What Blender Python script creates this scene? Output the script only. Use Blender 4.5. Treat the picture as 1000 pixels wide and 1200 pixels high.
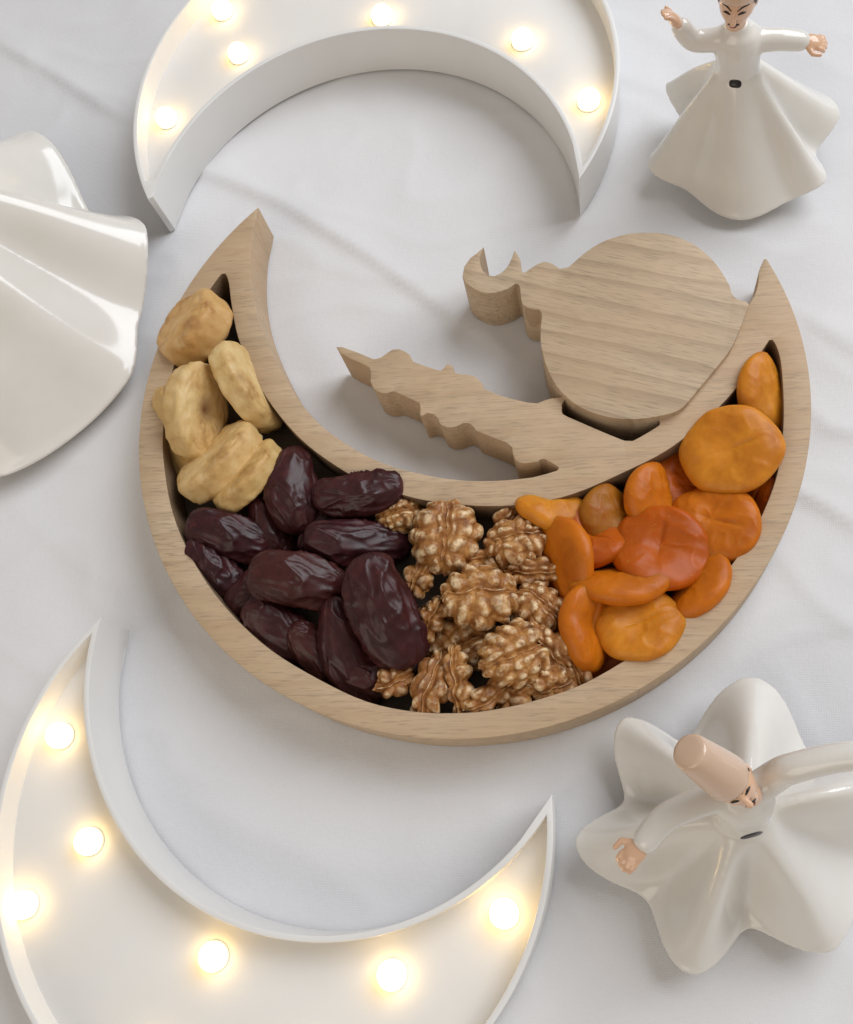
import bpy, bmesh, math, random
import numpy as np
from mathutils import Vector, Matrix, noise
from mathutils.geometry import delaunay_2d_cdt

scene = bpy.context.scene
for o in list(bpy.data.objects):
    bpy.data.objects.remove(o, do_unlink=True)
COL = scene.collection

# ------------------------------------------------------------------ camera
FPX, NX, NY = 1160.0, 711.0, 1010.0          # focal length and nadir in 1000 x 1200 pixels
HT = 0.027                                   # tray height (m)
HC = 0.43533                                 # camera height above the cloth (m)
_d = np.array([NX-500, NY-600, FPX]); _d /= np.linalg.norm(_d)
_y = np.array([0, -1.0, 0]); _y -= _y.dot(_d)*_d; _y /= np.linalg.norm(_y)
ROT = np.array([np.cross(_y, -_d), _y, -_d])  # rows: world axes in camera coords (right, down, forward)
cam_data = bpy.data.cameras.new('camera')
cam = bpy.data.objects.new('camera', cam_data); COL.objects.link(cam)
cam_data.sensor_fit = 'HORIZONTAL'; cam_data.sensor_width = 36.0
cam_data.lens = FPX/1000*36.0
cam_data.clip_start = 0.01; cam_data.clip_end = 50
cam.matrix_world = Matrix(((ROT[0, 0], -ROT[0, 1], -ROT[0, 2], 0), (ROT[1, 0], -ROT[1, 1], -ROT[1, 2], 0),
                           (ROT[2, 0], -ROT[2, 1], -ROT[2, 2], HC), (0, 0, 0, 1)))
scene.camera = cam

# ------------------------------------------------------------------ light
world = bpy.data.worlds.new('World'); scene.world = world; world.use_nodes = True
bg = world.node_tree.nodes['Background']
bg.inputs[0].default_value = (1.0, 0.92, 0.83, 1); bg.inputs[1].default_value = 0.26

def area(name, loc, target, size, sizey, power, col):
    l = bpy.data.lights.new(name, 'AREA'); l.shape = 'RECTANGLE'; l.size = size; l.size_y = sizey
    l.energy = power; l.color = col
    o = bpy.data.objects.new(name, l); COL.objects.link(o)
    o.location = loc
    o.rotation_euler = (Vector(target)-Vector(loc)).to_track_quat('-Z', 'Y').to_euler()
    return o
area('window_light', (1.0, 1.1, 1.35), (-0.05, 0.2, 0), 1.5, 1.3, 29.0, (0.91, 0.945, 1.0))
area('room_bounce', (-0.7, -1.2, 1.1), (-0.05, 0.2, 0), 1.4, 1.2, 7.5, (1.0, 0.89, 0.76))

scene.view_settings.view_transform = 'Standard'; scene.view_settings.look = 'None'
scene.view_settings.exposure = 0.22; scene.view_settings.gamma = 1.0
scene.view_settings.use_curve_mapping = False
scene.render.engine = 'CYCLES'

# ------------------------------------------------------------------ helpers
def at(px, py, z=0.0):
    """point at height z seen at pixel (px, py) of the 1000 x 1200 photograph"""
    w = ROT @ np.array([px-500, py-600, FPX])
    t = (HC-z)/-w[2]
    return Vector((w[0]*t, w[1]*t, z))

def at_y(px, py, y):
    w = ROT @ np.array([px-500, py-600, FPX]); t = y/w[1]
    return Vector((w[0]*t, y, HC+w[2]*t))

def view_frame(p):
    v = (Vector((0, 0, HC))-p).normalized()
    r = Vector((1, 0, 0)); r = (r-v*r.dot(v)).normalized()
    return v, r, v.cross(r)

def tag(o, label=None, cat=None, group=None, kind=None):
    if label: o['label'] = label
    if cat: o['category'] = cat
    if group: o['group'] = group
    if kind: o['kind'] = kind
    return o

def link(name, me, mat=None, parent=None, smooth=True):
    o = bpy.data.objects.new(name, me); COL.objects.link(o)
    if mat and not me.materials: me.materials.append(mat)
    if parent: o.parent = parent
    if smooth and me.polygons:
        me.polygons.foreach_set('use_smooth', [True]*len(me.polygons))
    return o

def empty(name, loc):
    o = bpy.data.objects.new(name, None); COL.objects.link(o); o.location = loc
    o.empty_display_size = 0.01
    return o

def from_data(name, v, f):
    me = bpy.data.meshes.new(name); me.from_pydata([tuple(a) for a in v], [], f); me.update()
    return me

def baked(me, mods, name):
    """mesh after a stack of modifiers"""
    t = bpy.data.objects.new('tmp', me); COL.objects.link(t)
    for typ, kw in mods:
        m = t.modifiers.new(typ, typ)
        for k, val in kw.items(): setattr(m, k, val)
    dg = bpy.context.evaluated_depsgraph_get()
    r = bpy.data.meshes.new_from_object(t.evaluated_get(dg), depsgraph=dg)
    bpy.data.objects.remove(t); r.name = name
    return r

def catmull(pts, n=8, closed=True):
    out = []; N = len(pts)
    for i in range(N if closed else N-1):
        p = [np.array(pts[(i+k-1) % N] if closed else pts[min(max(i+k-1, 0), N-1)], float) for k in range(4)]
        for j in range(n):
            t = j/n
            out.append(0.5*((2*p[1])+(p[2]-p[0])*t+(2*p[0]-5*p[1]+4*p[2]-p[3])*t*t+(3*p[1]-p[0]-3*p[2]+p[3])*t**3))
    if not closed: out.append(np.array(pts[-1], float))
    return out

def prism(name, loops, z0, z1, bevel=0.0004, hole_mats=None):
    """closed solid between z0 and z1 whose outline is loops[0] with holes loops[1:], edges rounded"""
    def area2(lp): return sum(lp[i-1][0]*lp[i][1]-lp[i][0]*lp[i-1][1] for i in range(len(lp)))
    L = []
    for k, lp in enumerate(loops):
        q = []
        for p in lp:
            if not q or np.hypot(*(np.array(p)-q[-1])) > 2.5e-4: q.append(np.array(p, float))
        while np.hypot(*(q[0]-q[-1])) < 2.5e-4: q.pop()
        if (area2(q) > 0) != (k == 0): q.reverse()
        L.append(q)
    prof = [(bevel, z0), (bevel*.3, z0+bevel*.3), (0, z0+bevel), (0, z1-bevel), (bevel*.3, z1-bevel*.3), (bevel, z1)]
    V = []; Fc = []; capv = []; cape = []; holes = []
    for li, q in enumerate(L):
        n = len(q); ins = []
        for i in range(n):
            a = q[i]-q[i-1]; b = q[(i+1) % n]-q[i]
            a = a/np.hypot(*a); b = b/np.hypot(*b)
            m = np.array((-a[1]-b[1], a[0]+b[0])); h = np.hypot(*m)
            m = m/h if h > 1e-6 else np.array((-a[1], a[0]))
            ins.append(m*min(1/max(.35, m.dot((-a[1], a[0]))), 2.2))
        o = len(V)
        for d, z in prof:
            for p, m in zip(q, ins): V.append((p[0]+m[0]*d, p[1]+m[1]*d, z))
        for r in range(len(prof)-1):
            for i in range(n):
                j = (i+1) % n
                if li and 0 < r < len(prof)-2: holes.append(len(Fc))
                Fc.append((o+r*n+i, o+r*n+j, o+(r+1)*n+j, o+(r+1)*n+i))
        k = len(capv)
        capv += [(Vector((p[0]+m[0]*bevel, p[1]+m[1]*bevel)), o+i, o+(len(prof)-1)*n+i) for i, (p, m) in enumerate(zip(q, ins))]
        cape += [(k+i, k+(i+1) % n) for i in range(n)]
    cv, ce, cf, ov, oe, of = delaunay_2d_cdt([c[0] for c in capv], cape, [], 0, 1e-9)
    E1 = np.array([q[i-1] for q in L for i in range(len(q))]); E2 = np.array([q[i] for q in L for i in range(len(q))])
    def inside(x, y):
        k = (E1[:, 1] > y) != (E2[:, 1] > y); a, b = E1[k], E2[k]
        return int((x < (b[:, 0]-a[:, 0])*(y-a[:, 1])/(b[:, 1]-a[:, 1])+a[:, 0]).sum()) % 2 == 1
    top = {}; bot = {}
    for i, p in enumerate(cv):
        if ov[i]: bot[i], top[i] = capv[ov[i][0]][1], capv[ov[i][0]][2]
        else:
            bot[i] = len(V); V.append((p.x, p.y, z0)); top[i] = len(V); V.append((p.x, p.y, z1))
    for f in cf:
        c = sum((cv[i] for i in f), Vector((0, 0)))/len(f)
        if inside(c.x, c.y):
            Fc.append(tuple(top[i] for i in f)); Fc.append(tuple(bot[i] for i in f)[::-1])
    me = from_data(name, V, Fc)
    if hole_mats:
        for m in hole_mats: me.materials.append(m)
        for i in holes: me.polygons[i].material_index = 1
    return me

def smooth_by_angle(me, deg=40):
    me.polygons.foreach_set('use_smooth', [True]*len(me.polygons))
    bm = bmesh.new(); bm.from_mesh(me)
    for e in bm.edges:
        e.smooth = len(e.link_faces) == 2 and e.calc_face_angle(0) < math.radians(deg)
    bm.to_mesh(me); bm.free()

def tube_data(path, radii, seg=16):
    """closed tapered tube with rounded ends along a path"""
    P = [Vector(p) for p in path]; n = len(P)
    V = []; Fc = []
    prev = None; rings = []
    def frame(i):
        t = (P[min(i+1, n-1)]-P[max(i-1, 0)]).normalized()
        return t
    t0 = frame(0); a = t0.orthogonal().normalized()
    lst = []
    for i in range(n):
        t = frame(i); a = (a-t*a.dot(t)).normalized(); b = t.cross(a)
        if i == 0:
            for s in (1.0, .8, .5): lst.append((P[0]-t*radii[0]*math.sin(math.acos(1-s) if s < 1 else math.pi/2)*1.0 if False else P[0]-t*radii[0]*s, radii[0]*math.sqrt(max(0.0, 1-s*s))+1e-5, a, b))
        lst.append((P[i], radii[i], a, b))
        if i == n-1:
            for s in (.5, .8, 1.0): lst.append((P[i]+t*radii[i]*s, radii[i]*math.sqrt(max(0.0, 1-s*s))+1e-5, a, b))
    for c, r, a_, b_ in lst:
        for k in range(seg):
            th = 2*math.pi*k/seg
            V.append(c+a_*(r*math.cos(th))+b_*(r*math.sin(th)))
    m = len(lst)
    for i in range(m-1):
        for k in range(seg):
            Fc.append((i*seg+k, i*seg+(k+1) % seg, (i+1)*seg+(k+1) % seg, (i+1)*seg+k))
    Fc.append(tuple(range(seg))[::-1]); Fc.append(tuple((m-1)*seg+k for k in range(seg)))
    return V, Fc

def blob_data(center, axes, lat=12, lon=18):
    """ellipsoid: axes are three vectors"""
    V = []; Fc = []
    c = Vector(center); A = [Vector(a) for a in axes]
    V.append(c-A[2])
    for i in range(1, lat):
        ph = -math.pi/2+math.pi*i/lat
        for k in range(lon):
            th = 2*math.pi*k/lon
            V.append(c+A[0]*(math.cos(ph)*math.cos(th))+A[1]*(math.cos(ph)*math.sin(th))+A[2]*math.sin(ph))
    V.append(c+A[2]); top = len(V)-1
    for k in range(lon): Fc.append((0, 1+(k+1) % lon, 1+k))
    for i in range(lat-2):
        for k in range(lon):
            a = 1+i*lon+k; b = 1+i*lon+(k+1) % lon
            Fc.append((a, b, b+lon, a+lon))
    for k in range(lon): Fc.append((1+(lat-2)*lon+k, 1+(lat-2)*lon+(k+1) % lon, top))
    return V, Fc

def merge(*datas):
    V = []; Fc = []
    for v, f in datas:
        o = len(V); V += [Vector(a) for a in v]; Fc += [tuple(i+o for i in q) for q in f]
    return V, Fc

# ------------------------------------------------------------------ materials
class NT:
    def __init__(self, name):
        self.m = bpy.data.materials.new(name); self.m.use_nodes = True
        self.t = self.m.node_tree; self.n = self.t.nodes; self.p = self.n['Principled BSDF']
    def add(self, typ, **kw):
        n = self.n.new(typ)
        for k, v in kw.items():
            if k.startswith('_'): setattr(n, k[1:], v)
            else: n.inputs[k.replace('__', ' ')].default_value = v
        return n
    def l(self, a, b): self.t.links.new(a, b)
    def ramp(self, fac, stops):
        r = self.n.new('ShaderNodeValToRGB'); e = r.color_ramp.elements
        while len(e) < len(stops): e.new(0.5)
        for el, (p, c) in zip(e, stops): el.position = p; el.color = (*c, 1)
        self.l(fac, r.inputs[0]); return r.outputs[0]
    def coord(self, scale=(1, 1, 1), rot=(0, 0, 0), kind='Object'):
        tc = self.n.new('ShaderNodeTexCoord'); mp = self.n.new('ShaderNodeMapping')
        mp.inputs['Scale'].default_value = scale; mp.inputs['Rotation'].default_value = rot
        self.l(tc.outputs[kind], mp.inputs[0]); return mp.outputs[0]
    def noise(self, vec, scale, detail=4, rough=.55, dist=0):
        n = self.n.new('ShaderNodeTexNoise'); n.inputs['Scale'].default_value = scale
        n.inputs['Detail'].default_value = detail; n.inputs['Roughness'].default_value = rough
        n.inputs['Distortion'].default_value = dist
        if vec: self.l(vec, n.inputs['Vector'])
        return n.outputs[0]
    def mix(self, fac, a, b, mode='MIX'):
        m = self.n.new('ShaderNodeMix'); m.data_type = 'RGBA'; m.blend_type = mode
        for s, v in ((m.inputs[0], fac), (m.inputs[6], a), (m.inputs[7], b)):
            if isinstance(v, (int, float)): s.default_value = v
            elif isinstance(v, tuple): s.default_value = (*v, 1)
            else: self.l(v, s)
        return m.outputs[2]
    def maprange(self, v, a, b, c, d):
        m = self.n.new('ShaderNodeMapRange'); self.l(v, m.inputs[0])
        for i, x in enumerate((a, b, c, d)): m.inputs[i+1].default_value = x
        return m.outputs[0]
    def bump(self, h, strength=.3, dist=.001):
        b = self.n.new('ShaderNodeBump'); b.inputs['Strength'].default_value = strength
        b.inputs['Distance'].default_value = dist; self.l(h, b.inputs['Height'])
        self.l(b.outputs[0], self.p.inputs['Normal']); return b
    def set(self, **kw):
        for k, v in kw.items():
            s = self.p.inputs[k.replace('__', ' ')]
            if hasattr(v, 'is_output'): self.l(v, s)
            elif isinstance(v, tuple) and len(v) == 3 and s.type == 'RGBA': s.default_value = (*v, 1)
            else: s.default_value = v
        return self.m

def mat_cloth():
    t = NT('white_cotton_cloth')
    v = t.coord()
    c = t.ramp(t.noise(v, 9, 5), [(.3, (.70, .70, .715)), (.7, (.745, .745, .755))])
    w1 = t.add('ShaderNodeTexWave', Scale=330.0, Distortion=1.2, Detail=2.0); w1.bands_direction = 'X'; t.l(v, w1.inputs[0])
    w2 = t.add('ShaderNodeTexWave', Scale=330.0, Distortion=1.2, Detail=2.0); w2.bands_direction = 'Y'; t.l(v, w2.inputs[0])
    h = t.mix(.5, w1.outputs[0], w2.outputs[0])
    h = t.mix(.80, h, t.noise(v, 330, 6, .7))
    t.bump(h, .30, .0008)
    return t.set(Base__Color=c, Roughness=.85, Sheen__Weight=.15)

def mat_wood(name, rot, base, line, ringscale, ringamt, seed=0.0, boards=0):
    t = NT(name)
    tc = t.n.new('ShaderNodeTexCoord'); mp = t.n.new('ShaderNodeMapping')
    mp.inputs['Rotation'].default_value = (0, 0, rot); mp.inputs['Location'].default_value = (seed, seed*.7, seed*.3)
    t.l(tc.outputs['Object'], mp.inputs[0])
    def sc(s):
        m = t.n.new('ShaderNodeMapping'); m.inputs['Scale'].default_value = s; t.l(mp.outputs[0], m.inputs[0]); return m.outputs[0]
    broad = t.noise(sc((6, 40, 20)), 1.0, 3, .5)
    fibre = t.noise(sc((60, 900, 500)), 1.0, 4, .65)
    pores = t.noise(sc((110, 1500, 900)), 1.0, 2, .5)
    w = t.add('ShaderNodeTexWave', Scale=ringscale, Distortion=9.0, Detail=4.0); w.inputs['Detail Scale'].default_value = .8
    w.bands_direction = 'Y'; w.wave_profile = 'SAW'; t.l(sc((.16, 1, .35)), w.inputs[0])
    col = t.mix(t.maprange(broad, .3, .7, 0, 1), base, tuple(b*s for b, s in zip(base, (.84, .80, .74))))
    rings = t.maprange(w.outputs[0], .55, 1.0, 0, ringamt)
    col = t.mix(rings, col, line)
    col = t.mix(t.maprange(fibre, .38, .68, 0, .62), col, tuple(b*.66 for b in base))
    col = t.mix(t.maprange(pores, .55, .66, 0, .60), col, tuple(b*.42 for b in base))
    patch = t.noise(sc((22, 30, 30)), 1.0, 2)
    col = t.mix(t.maprange(patch, .35, .7, 0, .35), col, (base[0]*1.0, base[1]*.86, base[2]*.78))
    if boards:
        sx = t.n.new('ShaderNodeSeparateXYZ'); t.l(mp.outputs[0], sx.inputs[0])
        q = t.n.new('ShaderNodeMath'); q.operation = 'DIVIDE'; t.l(sx.outputs['Y'], q.inputs[0]); q.inputs[1].default_value = boards
        fl = t.n.new('ShaderNodeMath'); fl.operation = 'FLOOR'; t.l(q.outputs[0], fl.inputs[0])
        wn = t.n.new('ShaderNodeTexWhiteNoise'); wn.noise_dimensions = '1D'; t.l(fl.outputs[0], wn.inputs['W'])
        col = t.mix(t.maprange(wn.outputs[0], 0, 1, 0, .42), col, (base[0]*.80, base[1]*.72, base[2]*.66))
        fr = t.n.new('ShaderNodeMath'); fr.operation = 'FRACT'; t.l(q.outputs[0], fr.inputs[0])
        seam = t.ramp(fr.outputs[0], [(0.0, (1, 1, 1)), (.012, (0, 0, 0)), (.99, (0, 0, 0)), (1.0, (.8, .8, .8))])
        col = t.mix(seam, col, tuple(b*.62 for b in base))
    t.bump(t.mix(.5, fibre, pores), .3, .0006)
    return t.set(Base__Color=col, Roughness=.62)

def mat_simple(name, col, rough=.4, **kw):
    t = NT(name); return t.set(Base__Color=col, Roughness=rough, **kw)

def mat_ceramic():
    t = NT('cream_glazed_ceramic')
    v = t.coord()
    c = t.ramp(t.noise(v, 25, 4), [(.3, (.72, .69, .63)), (.7, (.78, .755, .71))])
    t.bump(t.noise(v, 120, 2), .05, .0008)
    return t.set(Base__Color=c, Roughness=.17, Coat__Weight=.45, Coat__Roughness=.10)

def mat_plastic():
    t = NT('white_matte_plastic')
    v = t.coord()
    c = t.ramp(t.noise(v, 14, 4), [(.3, (.74, .735, .72)), (.7, (.79, .785, .77))])
    t.bump(t.noise(v, 900, 2), .06, .0002)
    return t.set(Base__Color=c, Roughness=.42)

def mat_bulb():
    t = NT('lit_warm_led')
    return t.set(Base__Color=(.9, .85, .7), Roughness=.3, Emission__Color=(1.0, .65, .23), Emission__Strength=6.2)

def mat_date():
    t = NT('dark_date_skin')
    v = t.coord(); oi = t.n.new('ShaderNodeObjectInfo')
    n = t.noise(v, 150, 5, .6)
    c = t.ramp(n, [(.25, (.014, .004, .006)), (.55, (.040, .008, .011)), (.85, (.10, .022, .019))])
    c = t.mix(t.maprange(oi.outputs['Random'], 0, 1, 0, .5), c, (.075, .020, .014))
    vo = t.noise(v, 60, 3); 
    c = t.mix(t.maprange(vo, .58, .78, 0, .35), c, (.17, .075, .06))
    t.bump(t.noise(v, 300, 3), .2, .0005)
    return t.set(Base__Color=c, Roughness=t.maprange(n, .3, .8, .27, .50), Specular__IOR__Level=.32, Subsurface__Weight=.08, Subsurface__Radius=(.6, .15, .1), Subsurface__Scale=.003)

def mat_apricot():
    t = NT('dried_apricot_flesh')
    v = t.coord(); oi = t.n.new('ShaderNodeObjectInfo')
    n = t.noise(v, 90, 5, .6)
    c = t.mix(t.maprange(n, .36, .72, 0, .5), oi.outputs['Color'], (.30, .058, .002))
    c = t.mix(t.maprange(t.noise(v, 500, 2), .66, .80, 0, .2), c, (.8, .45, .12))
    t.bump(t.noise(v, 230, 5, .6), .22, .0008)
    return t.set(Base__Color=c, Roughness=.42, Subsurface__Weight=.45, Subsurface__Radius=(1.0, .35, .08), Subsurface__Scale=.006, Specular__IOR__Level=.28)

def mat_fig():
    t = NT('dried_fig_skin')
    v = t.coord(); oi = t.n.new('ShaderNodeObjectInfo')
    n = t.noise(v, 70, 5, .62)
    c = t.ramp(n, [(.30, (.34, .17, .05)), (.46, (.62, .41, .17)), (.70, (.76, .58, .30))])
    c = t.mix(t.maprange(oi.outputs['Random'], 0, 1, 0, .35), c, (.50, .30, .11))
    c = t.mix(1.0, c, oi.outputs['Color'], 'MULTIPLY')
    a = t.n.new('ShaderNodeAttribute'); a.attribute_name = 'eye'
    c = t.mix(a.outputs['Fac'], c, (.16, .055, .016))
    c = t.mix(t.maprange(t.noise(v, 240, 3), .55, .8, 0, .4), c, (.72, .58, .36))
    t.bump(t.noise(v, 300, 5), .35, .0009)
    return t.set(Base__Color=c, Roughness=.55, Subsurface__Weight=.2, Subsurface__Radius=(1, .5, .2), Subsurface__Scale=.003)

def mat_walnut():
    t = NT('walnut_kernel_skin')
    v = t.coord(); oi = t.n.new('ShaderNodeObjectInfo')
    n = t.noise(v, 190, 5, .6)
    c = t.ramp(n, [(.30, (.12, .038, .007)), (.48, (.34, .14, .034)), (.68, (.60, .32, .105))])
    c = t.mix(t.maprange(oi.outputs['Random'], 0, 1, 0, .4), c, (.27, .10, .03))
    a = t.n.new('ShaderNodeAttribute'); a.attribute_name = 'ridge'
    fl = t.n.new('ShaderNodeMath'); fl.operation = 'MULTIPLY'
    t.l(t.maprange(a.outputs['Fac'], .15, .65, 0, 1), fl.inputs[0]); t.l(t.maprange(t.noise(v, 330, 5, .65), .42, .62, 0, .9), fl.inputs[1])
    c = t.mix(fl.outputs[0], c, (.88, .70, .44))
    t.bump(t.noise(v, 700, 4), .3, .0004)
    return t.set(Base__Color=c, Specular__IOR__Level=.32, Roughness=.46, Subsurface__Weight=.1, Subsurface__Radius=(1, .5, .2), Subsurface__Scale=.002)

M = dict(cloth=mat_cloth(),
         tray=mat_wood('pale_ash_wood', -.05, (.585, .445, .295), (.42, .27, .15), 24.0, .45, 0.0, .034),
         dome=mat_wood('striped_ash_wood', .27, (.58, .455, .31), (.30, .205, .125), 30.0, .72, 3.1),
         base=mat_wood('dark_brown_plywood', .1, (.135, .105, .075), (.09, .065, .04), 20.0, .3, 1.7),  # pocket floor, much darker brown than the tray body
         cut=mat_wood('dark_cut_wood', .1, (.24, .165, .10), (.14, .09, .05), 20.0, .3, 2.3),  # pocket and slot walls, darker brown than the tray body
         ceramic=mat_ceramic(), plastic=mat_plastic(), bulb=mat_bulb(),
         skin=mat_simple('painted_skin_glaze', (.72, .45, .29), .18, Coat__Weight=.5, Coat__Roughness=.06),
         hat=mat_simple('painted_hat_glaze', (.64, .45, .32), .2, Coat__Weight=.5, Coat__Roughness=.06),
         ink=mat_simple('black_glaze_paint', (.012, .01, .01), .3),
         lip=mat_simple('red_glaze_paint', (.25, .05, .03), .3),
         date=mat_date(), apricot=mat_apricot(), fig=mat_fig(), walnut=mat_walnut())

# ------------------------------------------------------------------ tablecloth
def build_cloth():
    xs = np.linspace(-.72, .50, 420); ys = np.linspace(-.36, .88, 420)
    creases = [([(150, 160), (210, 190), (330, 238), (430, 300), (560, 392), (640, 450)], .0032, .0045),
               ([(-60, 15), (0, 52), (60, 85), (125, 126), (170, 150)], .0030, .005),
               ([(900, 560), (930, 575), (965, 592), (1040, 640)], .0030, .004),
               ([(940, 370), (985, 400), (1060, 440)], .0020, .005),
               ([(905, 640), (950, 700), (1030, 760)], .0016, .008),
               ([(150, 900), (260, 960), (380, 1010), (470, 1030)], .0010, .012),
               ([(20, 600), (90, 660), (140, 690)], .0012, .010),
               ([(640, 60), (760, 100), (800, 118)], .0012, .006),
               ([(935, 470), (970, 500), (1050, 520)], .0018, .003), ([(880, 770), (930, 745), (1010, 735)], .0014, .004),
               ([(640, 1010), (690, 1090), (760, 1160)], .0012, .005), ([(340, 300), (440, 330), (520, 330)], .0009, .004),
               ([(130, 640), (150, 720), (210, 800)], .0010, .006)]
    G = np.stack(np.meshgrid(xs, ys), -1)
    Z = np.zeros(G.shape[:2])
    for pts, h, w in creases:
        W = [np.array(at(*p)[:2]) for p in pts]
        best = np.full(Z.shape, 9.0); side = np.zeros(Z.shape); env = np.zeros(Z.shape)
        tot = len(W)-1
        for i in range(tot):
            a, b = W[i], W[i+1]; d = b-a; L = np.hypot(*d)
            q = G-a; tt = np.clip((q@d)/(L*L), 0, 1)
            e = q-tt[..., None]*d; dist = np.hypot(e[..., 0], e[..., 1])
            s = (d[0]*e[..., 1]-d[1]*e[..., 0])/L
            u = (i+tt)/tot
            k = dist < best
            best = np.where(k, dist, best); side = np.where(k, s, side); env = np.where(k, np.sin(np.pi*np.clip(u, .03, .97))**.5, env)
        # a pressed fold: sharp top, one long shoulder
        Z += h*env*np.where(side > 0, np.exp(-best/(w*2.6)), np.exp(-best/(w*.5)))*np.exp(-(best/.03)**2)
    V = []
    for j in range(len(ys)):
        for i in range(len(xs)):
            x, y = xs[i], ys[j]
            z = Z[j, i]*.95+.0007*(1-abs(noise.noise((x*19+y*8, y*26-x*5, 8.2))))**8+0.0016*noise.noise((x*11, y*11, 3.1))+.0008*noise.noise((x*37, y*37, 1.7))-.0012
            V.append((x, y, z))
    nx = len(xs)
    Fc = [(j*nx+i, j*nx+i+1, (j+1)*nx+i+1, (j+1)*nx+i) for j in range(len(ys)-1) for i in range(nx-1)]
    o = link('tablecloth', from_data('tablecloth', V, Fc), M['cloth'])
    tag(o, 'white cotton tablecloth with fold creases under everything', 'tablecloth', kind='structure')
build_cloth()

# ------------------------------------------------------------------ wooden tray
CX, CY, CR = -0.0681, 0.1984, 0.155
def w2(pts, z): return [np.array(at(x, y, z)[:2]) for x, y in pts]
def circle_angle(p): return math.atan2(p[1]-CY, p[0]-CX)

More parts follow.
